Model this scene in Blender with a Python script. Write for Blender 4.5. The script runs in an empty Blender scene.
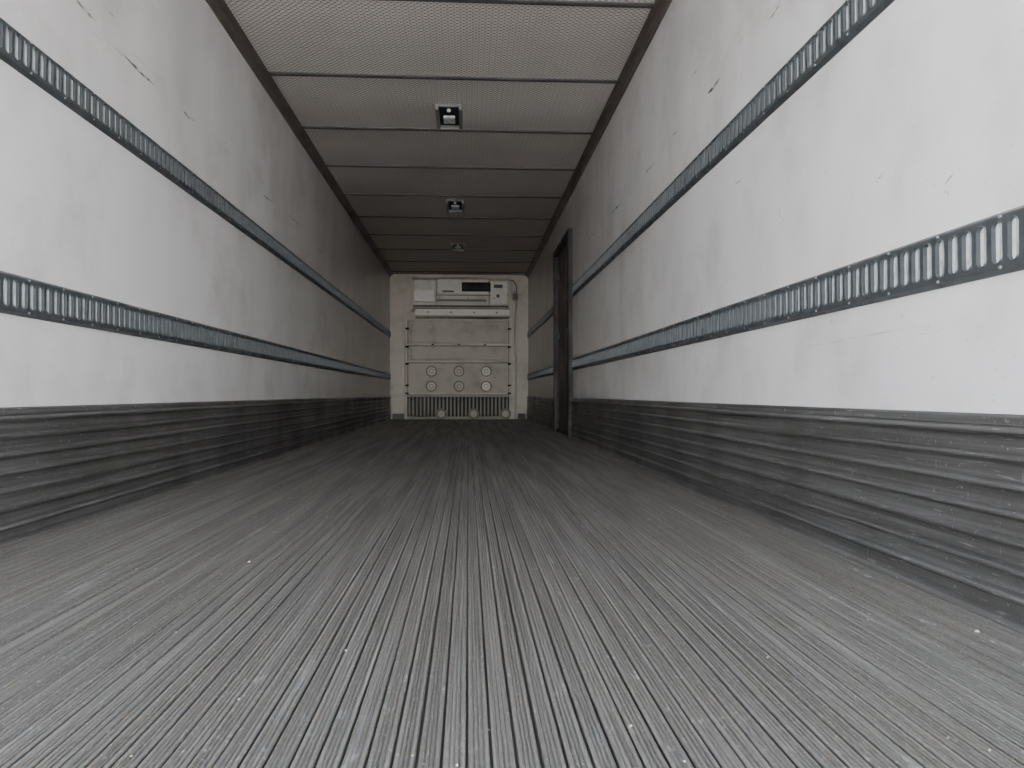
import bpy, bmesh, math, random
from mathutils import Vector
random.seed(7)
S = bpy.context.scene
XL, XR = -1.384, 1.074      # inner wall faces
Y0, Y1 = -0.50, 13.60        # rear opening -> front wall
ZC = 2.585                  # ceiling height
W = XR - XL
CX = (XL+XR)/2
DY0, DY1, DZ = 7.80, 9.10, 2.13   # side door opening

# ---------------------------------------------------------------- node helpers
class M:
    def __init__(s, name, rough=.5, metal=0., color=(.5,.5,.5), spec=.5):
        s.m = bpy.data.materials.new(name); s.m.use_nodes = True
        s.nt = s.m.node_tree; s.b = s.nt.nodes['Principled BSDF']
        s.b.inputs['Roughness'].default_value = rough
        s.b.inputs['Metallic'].default_value = metal
        s.b.inputs['Base Color'].default_value = (*color, 1)
        s.b.inputs['Specular IOR Level'].default_value = spec
        s.tc = s.nt.nodes.new('ShaderNodeTexCoord').outputs['Object']
    def n(s, t, **k):
        nd = s.nt.nodes.new(t)
        for a, v in k.items(): setattr(nd, a, v)
        return nd
    def link(s, a, b): s.nt.links.new(a, b)
    def put(s, sock, v):
        if isinstance(v, bpy.types.NodeSocket): s.link(v, sock)
        elif isinstance(v, tuple) and len(v) == 3 and sock.type == 'RGBA': sock.default_value = (*v, 1)
        else: sock.default_value = v
    def map(s, scale, loc=(0,0,0)):
        nd = s.n('ShaderNodeMapping'); s.link(s.tc, nd.inputs['Vector'])
        nd.inputs['Scale'].default_value = scale; nd.inputs['Location'].default_value = loc
        return nd.outputs[0]
    def noise(s, scale=(1,1,1), detail=4, rough=.55, loc=(0,0,0)):
        nd = s.n('ShaderNodeTexNoise'); s.link(s.map(scale, loc), nd.inputs['Vector'])
        nd.inputs['Scale'].default_value = 1; nd.inputs['Detail'].default_value = detail
        nd.inputs['Roughness'].default_value = rough
        return nd.outputs['Fac']
    def ramp(s, v, a, b, lo=0., hi=1.):
        nd = s.n('ShaderNodeMapRange', interpolation_type='SMOOTHSTEP'); s.link(v, nd.inputs['Value'])
        nd.inputs['From Min'].default_value = a; nd.inputs['From Max'].default_value = b
        nd.inputs['To Min'].default_value = lo; nd.inputs['To Max'].default_value = hi
        return nd.outputs[0]
    def math(s, op, a, b=0., c=0.):
        nd = s.n('ShaderNodeMath', operation=op)
        s.put(nd.inputs[0], a); s.put(nd.inputs[1], b); s.put(nd.inputs[2], c)
        return nd.outputs[0]
    def mix(s, f, a, b, mode='MIX'):
        nd = s.n('ShaderNodeMix', data_type='RGBA', blend_type=mode)
        s.put(nd.inputs[0], f); s.put(nd.inputs[6], a); s.put(nd.inputs[7], b)
        return nd.outputs[2]
    def xyz(s):
        nd = s.n('ShaderNodeSeparateXYZ'); s.link(s.tc, nd.inputs[0]); return nd.outputs
    def col(s, v): s.put(s.b.inputs['Base Color'], v)
    def rough(s, v): s.put(s.b.inputs['Roughness'], v)
    def bump(s, h, dist=.002, strength=1., prev=None):
        nd = s.n('ShaderNodeBump'); nd.inputs['Distance'].default_value = dist
        nd.inputs['Strength'].default_value = strength
        s.link(h, nd.inputs['Height'])
        if prev is not None: s.link(prev, nd.inputs['Normal'])
        s.link(nd.outputs[0], s.b.inputs['Normal']); return nd.outputs[0]

# wall: white GRP gel-coat, slightly rippled, grimy
def mk_wall():
    w = M('white_gelcoat_panel', rough=.32, spec=.5)
    x, y, z = w.xyz()[0:3]
    big = w.noise((1, .9, .6), 3)
    streak = w.noise((1, 2.2, .5), 2, .5)
    c = w.mix(w.ramp(big, .3, .7), (.78,.778,.78), (.86,.858,.86))
    # soft vertical grime, strongest high up
    up = w.ramp(z, .9, 2.4, .10, .45)
    c = w.mix(w.math('MULTIPLY', w.ramp(streak, .2, .9), up), c, (.42,.41,.395))
    cloud = w.noise((1, 2.6, 2.6), 4, .6, (3,1,2))
    c = w.mix(w.math('MULTIPLY', w.ramp(cloud, .40, .9), .6), c, (.44,.425,.41))
    # rub band (pallet tops)
    rub = w.ramp(w.noise((1, 3, 60), 3), .60, .70)
    d = w.math('ABSOLUTE', w.math('SUBTRACT', z, 1.83))
    band = w.ramp(d, .02, .12, 1, 0)
    c = w.mix(w.math('MULTIPLY', w.math('MULTIPLY', rub, band), .3), c, (.38,.37,.36))
    spk = w.ramp(w.noise((60, 60, 60), 2), .70, .76)
    c = w.mix(w.math('MULTIPLY', spk, .5), c, (.33,.31,.29))
    # wall colour turns browner and darker deeper in the box
    depth_tint = w.ramp(y, 3, 12, 0, .7)
    c = w.mix(depth_tint, c, (.58,.53,.47))
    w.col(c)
    w.rough(.27)
    n1 = w.bump(w.noise((1, 1.8, .35), 0), .0035, 1)
    w.bump(w.noise((60, 60, 60), 2), .0003, .5, n1)
    return w.m
MW = mk_wall()

def mk_plain(name, color, rough=.5, metal=0., var=.25, sc=(6,6,6), dark=.45, bump=.0006):
    m = M(name, rough, metal)
    nz = m.noise(sc, 5, .6)
    dk = tuple(c*dark for c in color)
    c = m.mix(m.math('MULTIPLY', m.ramp(nz, .45, .75), var*2), color, dk)
    sp = m.ramp(m.noise(tuple(a*12 for a in sc), 2), .68, .75)
    c = m.mix(m.math('MULTIPLY', sp, var), c, tuple(min(1, q*1.5+.02) for q in color))
    m.col(c); m.rough(m.ramp(nz, .3, .7, rough*.8, min(1, rough*1.25)))
    m.bump(nz, bump, .6)
    return m.m
MCREAM = mk_plain('cream_painted_panel', (.64,.59,.495), .35, 0, .28, (3,3,3), .55)
MCREAM2 = mk_plain('cream_bulkhead_plastic', (.55,.505,.42), .45, 0, .3, (4,4,4), .55)
MGRILL = mk_plain('dirty_grille_plastic', (.36,.345,.27), .5, 0, .3, (5,5,5), .5)
MWHITE = mk_plain('white_plastic', (.80,.77,.70), .3, 0, .18, (5,5,5), .65)
MRINGD = mk_plain('brown_vent_ring', (.24,.21,.165), .5, 0, .1)
MBLACK = mk_plain('black_plastic', (.015,.015,.017), .8, 0, .05)
MDARK = mk_plain('dark_door_panel', (.11,.095,.085), .5, 0, .25, (3,3,2))
MSEAL = mk_plain('black_rubber_seal', (.03,.028,.026), .6, 0, .2)
MTRIM = mk_plain('dark_corner_profile', (.12,.10,.088), .5, .2, .25, (8,3,8))
MSTRIP = mk_plain('grey_joint_strip', (.08,.073,.068), .55, .2, .25, (5,9,9))
MRAIL = mk_plain('galvanised_rail_steel', (.085,.096,.101), .40, .35, .3, (25,14,25), .5)
MRAILB = mk_plain('galvanised_rail_back', (.78,.80,.80), .5, .0, .35, (25,18,25), .4)
MALU = mk_plain('bright_aluminium', (.5,.5,.5), .4, .7, .2)
MLAMP = mk_plain('lamp_housing_grey', (.22,.22,.215), .5, .2, .2, (30,30,30))
MCRUMB = mk_plain('pale_crumbs', (.50,.45,.37), .8, 0, .4, (40,40,40), .4)

def mk_lens():
    m = M('lamp_lens', .2, 0, (.75,.77,.75))
    m.col(m.mix(m.ramp(m.noise((30,30,30)), .4,.6), (.5,.51,.5), (.7,.72,.7)))
    return m.m
MLENS = mk_lens()

def mk_scuffmark():
    m = M('rubber_scuff', .7); m.col(m.mix(m.ramp(m.noise((50,20,90)), .4,.6), (.06,.055,.05), (.5,.49,.48))); return m.m
MSC = mk_scuffmark()
def mk_red():
    m = M('reddish_scratch', .6); m.col(m.mix(m.ramp(m.noise((50,12,90)), .35,.6), (.38,.2,.2), (.7,.66,.66))); return m.m
MRED = mk_red()

# scuff plate: anodised aluminium, dark + scratched
def mk_base():
    w = M('scuffed_aluminium', rough=.40, metal=.5)
    x, y, z = w.xyz()[0:3]
    n = w.noise((30, .8, 90), 4, .6)
    c = w.mix(w.ramp(n, .35, .65), (.125,.123,.119), (.22,.218,.214))
    v = w.noise((1, 2.2, 2.2), 4)
    c = w.mix(w.math('MULTIPLY', w.ramp(v, .42, .68), .45), c, (.10,.097,.09))
    sc = w.ramp(w.noise((20, 10, 190), 3, .7), .62, .68)
    c = w.mix(w.math('MULTIPLY', sc, .5), c, (.50,.50,.495))
    sc2 = w.ramp(w.noise((20, 120, 14), 3, .7), .66, .72)
    c = w.mix(w.math('MULTIPLY', sc2, .45), c, (.5,.5,.495))
    sp = w.ramp(w.noise((110, 110, 110), 2), .68, .74)
    c = w.mix(w.math('MULTIPLY', sp, .6), c, (.62,.62,.61))
    w.col(c); w.rough(w.ramp(v, .3, .7, .28, .46))
    w.bump(w.noise((30, 8, 30), 3), .0008, .5)
    return w.m
MBASE = mk_base()

# floor
NR=80
PITCH = W/NR
def mk_floor():
    w = M('ribbed_aluminium_floor', rough=.5, metal=.4)
    x, y, z = w.xyz()[0:3]
    cell = w.math('FLOOR', w.math('DIVIDE', w.math('SUBTRACT', x, XL), PITCH))
    wn = w.n('ShaderNodeTexWhiteNoise', noise_dimensions='1D'); w.link(cell, wn.inputs['W'])
    cell2 = w.math('FLOOR', w.math('DIVIDE', w.math('SUBTRACT', x, XL), PITCH/4))
    wn2 = w.n('ShaderNodeTexWhiteNoise', noise_dimensions='1D'); w.link(cell2, wn2.inputs['W'])
    fine = w.noise((210, .9, 1), 5, .7)
    med = w.noise((14, .6, 1), 4, .6)
    big = w.noise((1.8, .9, 1), 4, .55)
    c = w.mix(w.ramp(fine, .38, .64), (.155,.151,.142), (.415,.408,.392))
    c = w.mix(w.math('MULTIPLY', wn2.outputs[0], .42), c, (.19,.185,.175))
    c = w.mix(w.math('MULTIPLY', w.ramp(med, .42, .62), .45), c, (.135,.128,.115))
    c = w.mix(w.ramp(big, .40, .65, 0, .42), c, (.225,.212,.186))
    c = w.mix(w.math('MULTIPLY', wn.outputs[0], .35), c, (.15,.147,.14))
    dust = w.ramp(w.noise((170, 60, 1), 4, .75), .48, .62)
    c = w.mix(w.math('MULTIPLY', dust, .33), c, (.40,.385,.35))
    # powdery dirt speckle and white residue streaks
    sp = w.ramp(w.noise((130, 70, 1), 2, .6), .63, .69)
    c = w.mix(w.math('MULTIPLY', sp, .45), c, (.54,.525,.49))
    zone = w.ramp(w.noise((2.6, 1.6, 1), 2, .5, (9,2,0)), .47, .62)
    sp2 = w.ramp(w.noise((38, 16, 1), 3, .65), .61, .70)
    c = w.mix(w.math('MULTIPLY', w.math('MULTIPLY', sp2, zone), .55), c, (.62,.62,.62))
    tan = w.ramp(w.noise((70, 45, 1), 2, .5, (5,3,0)), .63, .68)
    c = w.mix(w.math('MULTIPLY', tan, .4), c, (.32,.24,.15))
    wh = w.ramp(w.noise((24, 1.3, 1), 4, .7, (2,7,0)), .60, .74)
    c = w.mix(w.math('MULTIPLY', wh, .5), c, (.60,.62,.65))
    deep = w.ramp(z, -.006, -.001, .0, 1)
    c = w.mix(deep, (.085,.079,.071), c)
    w.col(c); w.rough(w.ramp(med, .3, .7, .29, .48))
    h = w.math('SINE', w.math('MULTIPLY', x, 2*math.pi/PITCH*4))
    n1 = w.bump(h, .0009, .6)
    w.bump(w.noise((90, 20, 1), 4), .0010, .6, n1)
    return w.m
MF = mk_floor()

def mk_ceil():
    w = M('perforated_ceiling_panel', rough=.42, metal=.1)
    x, y, z = w.xyz()[0:3]
    k = 2*math.pi/.036
    sx = w.math('SINE', w.math('MULTIPLY', x, k)); sy = w.math('SINE', w.math('MULTIPLY', y, k))
    dots = w.math('MULTIPLY', sx, sy)
    base = w.mix(w.ramp(w.noise((.8, .8, 1), 4), .35, .7), (.70,.65,.605), (.84,.795,.75))
    depth_tint = w.ramp(y, 5.5, 12.5, 0, .8)  # panel colour blends to dark brown towards the front wall
    base = w.mix(depth_tint, base, (.36,.26,.205))
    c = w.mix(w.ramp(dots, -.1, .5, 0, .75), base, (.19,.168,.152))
    c = w.mix(w.ramp(sy, .3, 1, 0, .3), c, (.2,.18,.165))
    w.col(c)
    w.bump(dots, .004, .5)
    return w.m
MC = mk_ceil()

def mk_ground():
    w = M('concrete_yard', rough=.9)
    c = w.mix(w.ramp(w.noise((.4,.4,1)), .35, .65), (.45,.43,.41), (.57,.55,.53))
    c = w.mix(w.ramp(w.noise((60,60,1)), .5, .7), c, (.4,.39,.37))
    w.col(c); w.bump(w.noise((40,40,1)), .01, .6); return w.m
MG = mk_ground()

# ---------------------------------------------------------------- mesh helpers
def obj(name, verts, faces, mats, idx=None, parent=None, smooth=False):
    me = bpy.data.meshes.new(name); me.from_pydata(verts, [], faces); me.update()
    bm = bmesh.new(); bm.from_mesh(me); bmesh.ops.recalc_face_normals(bm, faces=bm.faces) ; bm.to_mesh(me); bm.free()
    if not isinstance(mats, list): mats = [mats]
    for m in mats: me.materials.append(m)
    if idx:
        for p, i in zip(me.polygons, idx): p.material_index = i
    if smooth:
        for p in me.polygons: p.use_smooth = True
    o = bpy.data.objects.new(name, me); S.collection.objects.link(o)
    if parent: o.parent = parent
    return o
class G:   # multi-part mesh accumulator
    def __init__(s): s.v=[]; s.f=[]; s.i=[]
    def add(s, vs, fs, mi=0):
        b = len(s.v); s.v += [tuple(v) for v in vs]
        for f in fs: s.f.append(tuple(a+b for a in f)); s.i.append(mi)
    def box(s, x0,x1,y0,y1,z0,z1, mi=0, ch=0.):
        if ch <= 0:
            vs=[(x,y,z) for x in (x0,x1) for y in (y0,y1) for z in (z0,z1)]
            s.add(vs,[(0,1,3,2),(4,6,7,5),(0,4,5,1),(2,3,7,6),(0,2,6,4),(1,5,7,3)],mi); return
        bm = bmesh.new(); bmesh.ops.create_cube(bm, size=1)
        for v in bm.verts:
            v.co = Vector(((x0+x1)/2+v.co.x*(x1-x0), (y0+y1)/2+v.co.y*(y1-y0), (z0+z1)/2+v.co.z*(z1-z0)))
        bmesh.ops.bevel(bm, geom=bm.edges[:], offset=ch, segments=2, affect='EDGES', profile=.6)
        bm.verts.index_update()
        s.add([v.co[:] for v in bm.verts], [tuple(v.index for v in f.verts) for f in bm.faces], mi); bm.free()
    def cyl(s, c, r, d, axis='Y', n=24, mi=0, r2=None):
        r2 = r if r2 is None else r2
        vs=[]
        for k,(rr,o) in enumerate(((r,-d/2),(r2,d/2))):
            for i in range(n):
                a=2*math.pi*i/n; u,v=rr*math.cos(a),rr*math.sin(a)
                vs.append({'Y':(c[0]+u,c[1]+o,c[2]+v),'Z':(c[0]+u,c[1]+v,c[2]+o),'X':(c[0]+o,c[1]+u,c[2]+v)}[axis])
        fs=[(i,(i+1)%n,n+(i+1)%n,n+i) for i in range(n)]+[tuple(range(n)),tuple(range(n,2*n))]
        s.add(vs,fs,mi)
    def ring(s, c, ro, ri, y0, y1, n=28, mi=0):   # annulus facing -Y, y0 front y1 back
        vs=[]
        for rr,y in ((ro,y1),(ro,y0),(ri,y0),(ri,y1)):
            for i in range(n):
                a=2*math.pi*i/n; vs.append((c[0]+rr*math.cos(a),y,c[1]+rr*math.sin(a)))
        fs=[]
        for k in range(3):
            for i in range(n): fs.append((k*n+i,k*n+(i+1)%n,(k+1)*n+(i+1)%n,(k+1)*n+i))
        s.add(vs,fs,mi)
    def prism_x(s, prof, x0, x1, mi=0):   # prof [(y,z)]
        n=len(prof); vs=[(x0,y,z) for y,z in prof]+[(x1,y,z) for y,z in prof]
        s.add(vs,[(i,(i+1)%n,n+(i+1)%n,n+i) for i in range(n)]+[tuple(range(n)),tuple(range(n,2*n))],mi)
    def prism_y(s, prof, y0, y1, mi=0):   # prof [(x,z)]
        n=len(prof); vs=[(x,y0,z) for x,z in prof]+[(x,y1,z) for x,z in prof]
        s.add(vs,[(i,(i+1)%n,n+(i+1)%n,n+i) for i in range(n)]+[tuple(range(n)),tuple(range(n,2*n))],mi)
    def make(s, name, mats, parent=None): return obj(name, s.v, s.f, mats, s.i, parent)
def empty(name, loc=(0,0,0)):
    e = bpy.data.objects.new(name, None); S.collection.objects.link(e); e.empty_display_size=.2; return e

# ---------------------------------------------------------------- shell
T=.08
# floor: ribs with gaps between
g = G(); pts=[]
gap=.005; dep=.008; e=.0015
for i in range(NR):
    a=XL+i*PITCH; b=a+PITCH
    gg=gap*(.4+.7*random.random())
    pts += [(a,-dep),(a+gg/2,-dep),(a+gg/2,-e),(a+gg/2+e,0)]
    w0=a+gg/2+e; w1=b-gg/2-e; ww=w1-w0
    for t in (.25,.5,.75):
        c=w0+ww*t; pts += [(c-.0022,0),(c-.0008,-.0028),(c+.0008,-.0028),(c+.0022,0)]
    pts += [(w1,0),(b-gg/2,-e),(b-gg/2,-dep)]
pts.append((XR,-dep))
n=len(pts)
YS=[Y0,Y1]
vs=[(x,y,z) for y in YS for x,z in pts]
g.add(vs,[(i,i+1,n+i+1,n+i) for i in range(n-1)])
g.box(XL-T,XR+T,Y0,Y1+T,-.16,-.0125,1)
g.box(XL-T,XR+T,Y0-.03,Y0+.0,-.16,-.001,1)
floor=g.make('floor',[MF,MALU])
# loose crumbs of dirt lying on the floor
g=G()
for i in range(260):
    yy=.9+6.5*random.random()**1.6; xx=random.uniform(XL+.06,XR-.06); r=random.uniform(.0010,.0028)
    if random.random()<.04: r*=1.8
    a0=random.random()*6.28; vs=[]
    for k in range(5):
        a=a0+k*1.257; vs.append((xx+r*math.cos(a)*random.uniform(.7,1.2),yy+r*math.sin(a)*random.uniform(.7,1.4),0.0))
    vs.append((xx+r*.2,yy,r*.9)); g.add(vs,[(k,(k+1)%5,5) for k in range(5)]+[(4,3,2,1,0)])
g.make('dirt_crumbs',[MCRUMB])
# walls
def scuff(gr, x, y0, y1, z, h, mi, sgn):
    # thin lens-shaped rub mark lying on the wall
    n=10; top=[];bot=[]
    for i in range(n+1):
        t=i/n; y=y0+(y1-y0)*t; hh=h*math.sin(math.pi*t)**.7*(.5+random.random()*.5); zz=z+.006*math.sin(3*t+y0)
        top.append((x+sgn*.0006,y,zz+hh/2)); bot.append((x+sgn*.0006,y,zz-hh/2))
    vs=top+bot; gr.add(vs,[(i,i+1,n+2+i,n+1+i) for i in range(n)],mi)
g=G(); g.box(XL-T,XL,Y0,Y1+T,-.0,ZC)
for (a,b,z,h) in [(2.74,2.90,1.842,.014),(3.10,3.43,1.815,.018),(3.76,3.92,1.83,.018),(2.95,3.05,1.93,.006),(5.2,5.45,1.80,.02),(5.9,6.3,1.83,.015),(7.0,7.3,1.78,.02),(4.5,4.56,1.95,.01)]:
    scuff(g,XL,a,b,z,h,1,1)
g.make('wall_left',[MW,MSC])
g=G()
g.box(XR,XR+T,Y0,DY0,0,ZC); g.box(XR,XR+T,DY1,Y1+T,0,ZC); g.box(XR,XR+T,DY0,DY1,DZ,ZC)
for (a,b,z,h) in [(2.53,2.66,1.795,.014),(3.17,3.34,1.80,.024),(2.9,2.96,1.85,.008),(4.3,4.6,1.79,.014),(5.3,5.7,1.80,.02),(6.4,6.8,1.82,.02),(1.9,1.93,1.02,.006),(2.9,3.0,1.3,.005),(2.2,2.24,1.12,.004),(1.62,1.65,.93,.004),(3.5,3.56,1.98,.012),(3.8,3.95,1.81,.008)]:
    scuff(g,XR,a,b,z,h,1,-1)
scuff(g,XR,1.70,2.40,.606,.0030,2,-1); scuff(g,XR,1.60,1.78,.595,.0022,2,-1)
g.make('wall_right',[MW,MSC,MRED])
g=G(); g.box(XL,XR,Y1,Y1+T,-.012,ZC); g.make('wall_front',[MCREAM])
g=G(); g.box(XL-T,XR+T,Y0,Y1+T,ZC,ZC+T); g.make('ceiling',[MC])
# ceiling corner profiles
for k,(xa,s) in enumerate(((XL,1),(XR,-1))):
    g=G(); p=[(0,0),(.062,0),(.062,-.008),(.03,-.014),(.012,-.032),(.008,-.06),(0,-.06)]
    g.prism_y([(xa+s*a,ZC+b) for a,b in p],Y0,Y1)
    g.make('trim_%d'%(k+1),[MTRIM])
# ceiling joint strips
k=3; y=.02
while y<13.4:
    g=G()
    g.prism_x([(y-.022,ZC),(y-.020,ZC-.006),(y-.010,ZC-.010),(y+.010,ZC-.010),(y+.020,ZC-.006),(y+.022,ZC)],XL+.062,XR-.062)
    g.box(XL+.07,XR-.07,y-.030,y-.0225,ZC-.002,ZC,1)
    g.make('trim_%d'%k,[MSTRIP,MLAMP]); k+=1; y+=1.02
# vertical corner posts at front
for s,xa in ((1,XL),(-1,XR)):
    g=G(); g.prism_x([(Y1,.40),(Y1-.03,.41),(Y1-.03,ZC-.06),(Y1,ZC-.06)],min(xa,xa+s*.03),max(xa,xa+s*.03)); g.make('trim_%d'%k,[MCREAM]); k+=1
# ribbed scuff plates
def base(name, xa, s, y0, y1):
    p=[(0,.408),(.006,.410),(.010,.404),(.010,.388)]
    zt=.388; nrib=7; hh=.376/nrib
    for i in range(nrib):
        a=zt-i*hh
        p += [(.008,a-.002),(.026,a-.005),(.030,a-.009),(.030,a-.013),(.026,a-.017),(.010,a-.020),(.008,a-.024),(.008,a-hh+.002)]
    p += [(.024,.010),(.034,0.001),(0,0.001)]
    g=G(); g.prism_y([(xa+s*a,b) for a,b in p],y0,y1)
    yy=y0+.2
    while yy<y1: 
        g.cyl((xa+s*.0115,yy,.396),.0045,.004,'X',8); yy+=.35
    return g.make(name,[MBASE])
base('baseboard_left',XL,1,Y0,Y1)
bR=base('baseboard_right',XR,-1,Y0,DY0-.05)
base('baseboard_right.001',XR,-1,DY1+.05,Y1)

# ---------------------------------------------------------------- cargo rails
def rail(xa, s, z0, z1, y0, y1):
    P=.046; H=z1-z0; zc=(z0+z1)/2; cnt=int((y1-y0)/P); off=.017; fl=.014
    g=G(); r=.0115; hs=H*.30-r+.004; plate=H/2-fl; N=8
    inner=[(r*math.cos(math.pi*i/N),hs+r*math.sin(math.pi*i/N)) for i in range(N+1)]
    inner+=[(-a,-b) for a,b in inner]
    outer=[(P/2*(1-2*i/N),plate) for i in range(N+1)]; outer+=[(-a,-b) for a,b in outer]
    M_=len(inner)
    for c in range(cnt):
        yc=y0+P*(c+.5)
        mid=[(a*1.25, b*1.06) for a,b in inner]
        vs=[(xa+s*off,yc+a,zc+b) for a,b in outer]+[(xa+s*off,yc+a,zc+b) for a,b in mid]+[(xa+s*(off+.003),yc+a*1.08,zc+b*1.02) for a,b in inner]+[(xa+s*.011,yc+a,zc+b) for a,b in inner]
        fs=[]
        for q in range(3):
            for i in range(M_):
                j=(i+1)%M_; fs.append((q*M_+i,q*M_+j,(q+1)*M_+j,(q+1)*M_+i))
        g.add(vs,fs,0)
    ye=y0+P*cnt
    for sg in (1,-1):
        a=zc+sg*plate; b=zc+sg*H/2
        vs=[(xa+s*off,y0,a),(xa+s*off,ye,a),(xa+s*(off-.001),y0,b-sg*.009),(xa+s*(off-.001),ye,b-sg*.009),(xa+s*.003,y0,b),(xa+s*.003,ye,b),(xa,y0,b),(xa,ye,b)]
        g.add(vs,[(0,1,3,2),(2,3,5,4),(4,5,7,6)],0)
        yy=y0+.1
        while yy<ye-.05:
            g.cyl((xa+s*(off+.001),yy,a+sg*.002),.0035,.003,'X',8,2); yy+=.2
    g.add([(xa+s*.011,y0,z0+.01),(xa+s*.011,ye,z0+.01),(xa+s*.011,ye,z1-.01),(xa+s*.011,y0,z1-.01)],[(0,1,2,3)],1)
    o=g.make('cargo_rail',[MRAIL,MRAILB,MALU]); return o
for z0,z1 in ((1.442,1.562),(.690,.815)):
    rail(XL,1,z0,z1,Y0+.05,Y1-.05)
    rail(XR,-1,z0,z1,Y0+.05,DY0-.08)
    rail(XR,-1,z0,z1,DY1+.08,Y1-.05)

# ---------------------------------------------------------------- side door
d=empty('door_1')
g=G()
f=.05; pr=.045
g.box(XR-pr,XR+T,DY0-.045,DY0+f,-.0+.001,DZ+.03,0,.006)
g.box(XR-pr,XR+T,DY1-f,DY1+.045,.001,DZ+.03,0,.006)
g.box(XR-pr,XR+T,DY0+f,DY1-f,DZ-.04,DZ+.03,0,.006)
g.box(XR-.02,XR+T,DY0+f,DY1-f,.001,.04,0,.004)
g.make('frame',[MSEAL],d)
g=G(); g.box(XR+.005,XR+.06,DY0+f,DY1-f,.04,DZ-.04)
for zz in (.45,1.0,1.55): g.box(XR-.004,XR+.01,DY0+.12,DY1-.12,zz,zz+.035,0,.003)
g.make('leaf',[MDARK],d)
g=G()
g.box(XR-.03,XR+.01,DY0+.14,DY0+.18,.95,1.30,0,.006); g.cyl((XR-.02,DY0+.16,1.12),.03,.05,'X',16)
for zz in (.4,1.1,1.8): g.box(XR-.012,XR+.01,DY1-.16,DY1-.05,zz,zz+.08,0,.004)
g.make('latch_and_hinges',[MSTRIP],d)

# ---------------------------------------------------------------- ceiling lamps
for yc in (5.80,8.55,10.95):
    e_=empty('ceiling_lamp')
    x0,x1=CX-.10+.01,CX+.10+.01; a,b=yc-.22,yc+.22; z=ZC
    g=G(); h=.045; t=.026
    g.box(x0,x0+t,a,b,z-h,z,0,.006); g.box(x1-t,x1,a,b,z-h,z,0,.006)
    g.box(x0+t,x1-t,a,a+t,z-.02,z,0,.004); g.box(x0+t,x1-t,b-t,b,z-h,z,0,.006)
    for xx in (x0+.014,x1-.014):
        for yy in (a+.014,b-.014): g.cyl((xx,yy,z-h-.001),.006,.004,'Z',8)
    g.make('housing',[MLAMP],e_)
    g=G(); g.box(x0+t,x1-t,a+t,b-t,z-.012,z,0); g.make('recess',[MBLACK],e_)
    g=G(); g.box(x0+.055,x1-.055,yc-.02,yc+.12,z-.030,z-.012,0,.008); g.make('lens',[MLENS],e_)
    g=G(); g.cyl((CX+.01,a+.08,z-.02),.014,.02,'Z',12); g.make('switch',[MWHITE],e_)

# ---------------------------------------------------------------- evaporator (refrigeration unit)
R=empty('refrigeration_unit')
ux0,ux1=-.98,.72; yf=Y1-.34
g=G()
prof=[(Y1,2.49),(yf+.06,2.49),(yf,2.43),(yf,2.0),(yf+.05,1.93),(Y1,1.93)]
g.prism_x(prof,ux0,ux1)
g.box(ux0-.01,ux0+.012,yf-.012,Y1,1.90,2.50,0,.004)
g.box(ux1-.012,ux1+.01,yf-.012,Y1,1.90,2.50,0,.004)
g.make('housing',[MCREAM],R)
g=G()
g.box(ux0+.42,ux0+.43,yf-.006,yf+.02,2.0,2.43); g.box(ux1-.36,ux1-.35,yf-.006,yf+.02,2.0,2.43)
g.box(ux0+.43,ux1-.02,yf-.004,yf+.02,2.165,2.178)
g.box(ux0+.02,ux1-.02,yf-.004,yf+.03,1.965,1.995)
g.make('panel_seams',[MDARK],R)
g=G()
g.box(ux0+.45,ux1-.38,yf-.018,yf+.01,2.20,2.45,0,.008)
# left cover: tapered, rounded lower edge
g.prism_x([(yf+.01,2.45),(yf-.03,2.43),(yf-.045,2.25),(yf-.02,2.06),(yf+.01,2.03)],ux0+.05,ux0+.39)
g.box(ux1-.33,ux1-.04,yf-.018,yf+.01,2.02,2.42,0,.012)
g.make('access_covers',[MWHITE],R)
g=G(); g.box(-.11,.39,yf-.035,yf-.01,2.235,2.395,0,.006)
for i in range(7): g.box(-.09,.37,yf-.042,yf-.03,2.25+i*.02,2.254+i*.02,1)
g.make('air_outlet_grille',[MBLACK,MSEAL],R)
g=G()
g.box(.45,.60,yf-.026,yf-.016,2.30,2.36,0,.003); g.box(-.45,-.25,yf-.024,yf-.016,2.22,2.25,0,.003)
g.cyl((.52,yf-.022,2.16),.03,.012,'Y',16)
g.make('labels',[MDARK],R)
# drip tray / lip
g=G(); g.prism_x([(yf-.03,1.93),(yf-.03,1.82),(yf,1.795),(Y1,1.795),(Y1,1.93)],ux0+.06,ux1)
g.make('drip_tray',[MWHITE],R)
g=G(); g.box(ux0+.05,ux1,yf-.034,yf-.02,1.925,1.94); 
for xx in (-.7,-.3,.1,.5): g.cyl((xx,yf-.033,1.87),.014,.01,'Y',12)
g.make('tray_edge_bolts',[MDARK],R)
g=G()
for xx in (-.5,.0,.45): g.cyl((xx,yf-.02,2.12),.012,.012,'Y',10)
g.box(ux0+.44,ux1-.4,yf-.03,yf-.01,2.06,2.10,0,.004)
g.make('fasteners',[MLAMP],R)
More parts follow.
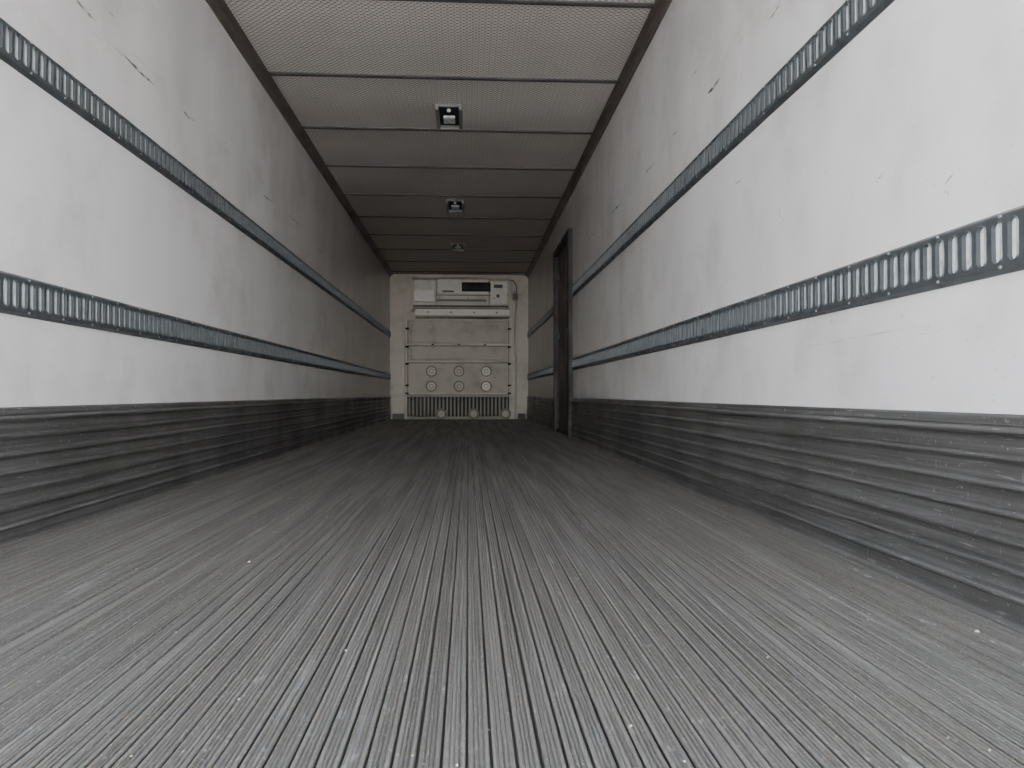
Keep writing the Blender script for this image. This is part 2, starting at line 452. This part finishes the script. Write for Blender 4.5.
# cables on the right corner
def cable(P,r,mat,name):
    cu=bpy.data.curves.new(name,'CURVE'); cu.dimensions='3D'; cu.bevel_depth=r
    sp=cu.splines.new('BEZIER'); sp.bezier_points.add(len(P)-1)
    for bp,p in zip(sp.bezier_points,P): bp.co=p; bp.handle_left_type=bp.handle_right_type='AUTO'
    o=bpy.data.objects.new(name,cu); S.collection.objects.link(o); cu.materials.append(mat); return o
cable([(.855,Y1-.05,2.12),(.84,Y1-.045,1.5),(.86,Y1-.045,.9),(.85,Y1-.045,.42),(.85,Y1-.045,.02)],.016,MCREAM2,'cable_conduit')
cable([(.70,yf+.10,2.44),(.78,yf+.14,2.46),(.84,yf+.20,2.40),(.865,Y1-.10,2.30),(.85,Y1-.07,2.24)],.007,MSEAL,'cable')
g=G(); g.box(.81,.885,Y1-.10,Y1-.031,2.14,2.24,0,.008); g.box(.82,.88,Y1-.115,Y1-.10,2.15,2.2,0,.004); g.make('junction_box',[MDARK])

# ---------------------------------------------------------------- return-air bulkhead
B=empty('return_air_bulkhead')
bx0,bx1=-1.12,.78; yb=Y1-.14
g=G()
g.box(bx0,bx1,yb,Y1-.001,.40,1.78,0,.01)
for (a,b,c,dn) in ((bx0+.12,bx1-.12,1.36,1.70),(bx0+.12,bx1-.12,1.05,1.28)):
    g.box(a,b,yb-.012,yb+.01,c,dn,0,.010)
g.make('panel',[MCREAM2],B)
g=G()
for zz in (1.32,1.02,.455,1.765): g.box(bx0+.02,bx1-.02,yb-.022,yb+.005,zz-.012,zz+.012,0,.004)
g.make('cross_ribs',[MCREAM],B)
g=G()
for zz in (1.300,1.000,.435): g.box(bx0+.06,bx1-.06,yb-.004,yb+.005,zz-.010,zz+.006)
for xx in (bx0+.055,bx1-.065): g.box(xx,xx+.012,yb-.004,yb+.005,.41,1.75)
g.make('panel_gaps',[MRINGD],B)
g=G()
for xx in (bx0,bx1-.05): g.box(xx,xx+.05,yb-.03,Y1-.001,.001,1.79,0,.008)
g.make('side_posts',[MCREAM],B)
g=G()
for xx in (bx0+.05,bx1-.05):
    for zz in (1.60,1.28,.98,.60,.46): g.box(xx-.03,xx+.03,yb-.045,yb-.02,zz-.016,zz+.016,0,.005)
for xx in (-.62,-.16,.3): g.box(xx-.02,xx+.02,yb-.03,yb-.01,1.31,1.33)
g.make('clips',[MBLACK],B)
g=G()
for zz in (.85,.585):
    for xx in (-.645,-.16,.32):
        g.ring((xx,zz),.098,.074,yb-.03,yb,28,0); g.cyl((xx,yb-.008,zz),.076,.020,'Y',24,1)
        g.ring((xx,zz),.040,.030,yb-.024,yb-.01,20,0)
g.make('air_vents',[MRINGD,MCREAM],B)
# bottom grille: dark plenum with pale bars, round stops in front
g=G(); g.box(bx0+.05,bx1-.05,yb+.05,Y1-.001,.001,.40,1)
n=27
for i in range(n):
    xx=bx0+.09+i*(bx1-bx0-.18)/(n-1)
    g.prism_x([(yb-.0,.40),(yb-.03,.34),(yb-.03,.09),(yb+.0,.04),(yb+.05,.04),(yb+.05,.40)],xx-.014,xx+.014,0)
g.box(bx0+.05,bx1-.05,yb-.01,yb+.06,.001,.05,0,.005)
g.make('return_air_grille',[MGRILL,MSEAL],B)
g=G()
for xx in (-.47,.1,.66):
    g.ring((xx,.10),.098,.06,yb-.06,yb-.028,24,1); g.cyl((xx,yb-.04,.10),.062,.02,'Y',20,0)
g.make('buffer_rings',[MCREAM2,MRINGD],B)
g=G(); g.box(XL+.03,bx0-.03,Y1-.03,Y1-.0005,.42,2.50,0,.006); g.make('corner_panel',[MCREAM])
g=G(); g.box(bx1+.12,XR-.035,Y1-.03,Y1-.0005,.42,2.50,0,.006); g.make('corner_panel',[MCREAM])
g=G(); g.box(XL+.05,bx0-.01,Y1-.05,Y1-.0005,.001,.10,0,.006); g.make('kick_plate',[MDARK])
g=G(); g.box(bx1+.11,XR-.05,Y1-.05,Y1-.0005,.001,.10,0,.006); g.make('kick_plate',[MDARK])

# ---------------------------------------------------------------- outside
g=G(); g.add([(-60,-60,-1.25),(60,-60,-1.25),(60,60,-1.25),(-60,60,-1.25)],[(0,1,2,3)]); g.make('ground',[MG])

wd=bpy.data.worlds.new('sky'); S.world=wd; wd.use_nodes=True
nt=wd.node_tree; bg=nt.nodes['Background']
tc=nt.nodes.new('ShaderNodeTexCoord'); sx=nt.nodes.new('ShaderNodeSeparateXYZ'); nt.links.new(tc.outputs['Generated'],sx.inputs[0])
cr=nt.nodes.new('ShaderNodeValToRGB'); nt.links.new(sx.outputs[2],cr.inputs[0])
cr.color_ramp.elements[0].color=(1,.975,.95,1); cr.color_ramp.elements[0].position=.0
cr.color_ramp.elements[1].color=(.26,.31,.40,1); cr.color_ramp.elements[1].position=.8
e2=cr.color_ramp.elements.new(.25); e2.color=(.73,.78,.86,1)
nt.links.new(cr.outputs[0],bg.inputs[0]); bg.inputs[1].default_value=11.0
L=bpy.data.lights.new('sun','SUN'); L.energy=34; L.angle=.01; L.color=(1,.945,.88)
o=bpy.data.objects.new('sun',L); S.collection.objects.link(o)
dirv=Vector((.75,.0,-1)); o.rotation_euler=dirv.to_track_quat('-Z','Y').to_euler()

cam=bpy.data.cameras.new('camera'); cam.sensor_width=36; cam.lens=760/1024*36; cam.clip_start=.02; cam.clip_end=300
c=bpy.data.objects.new('camera',cam); S.collection.objects.link(c); c.location=(0,0,.45)
c.rotation_euler=(math.radians(90+.75),0,math.radians(-3.31)); S.camera=c
S.view_settings.view_transform='AgX'
S.view_settings.exposure=0.5
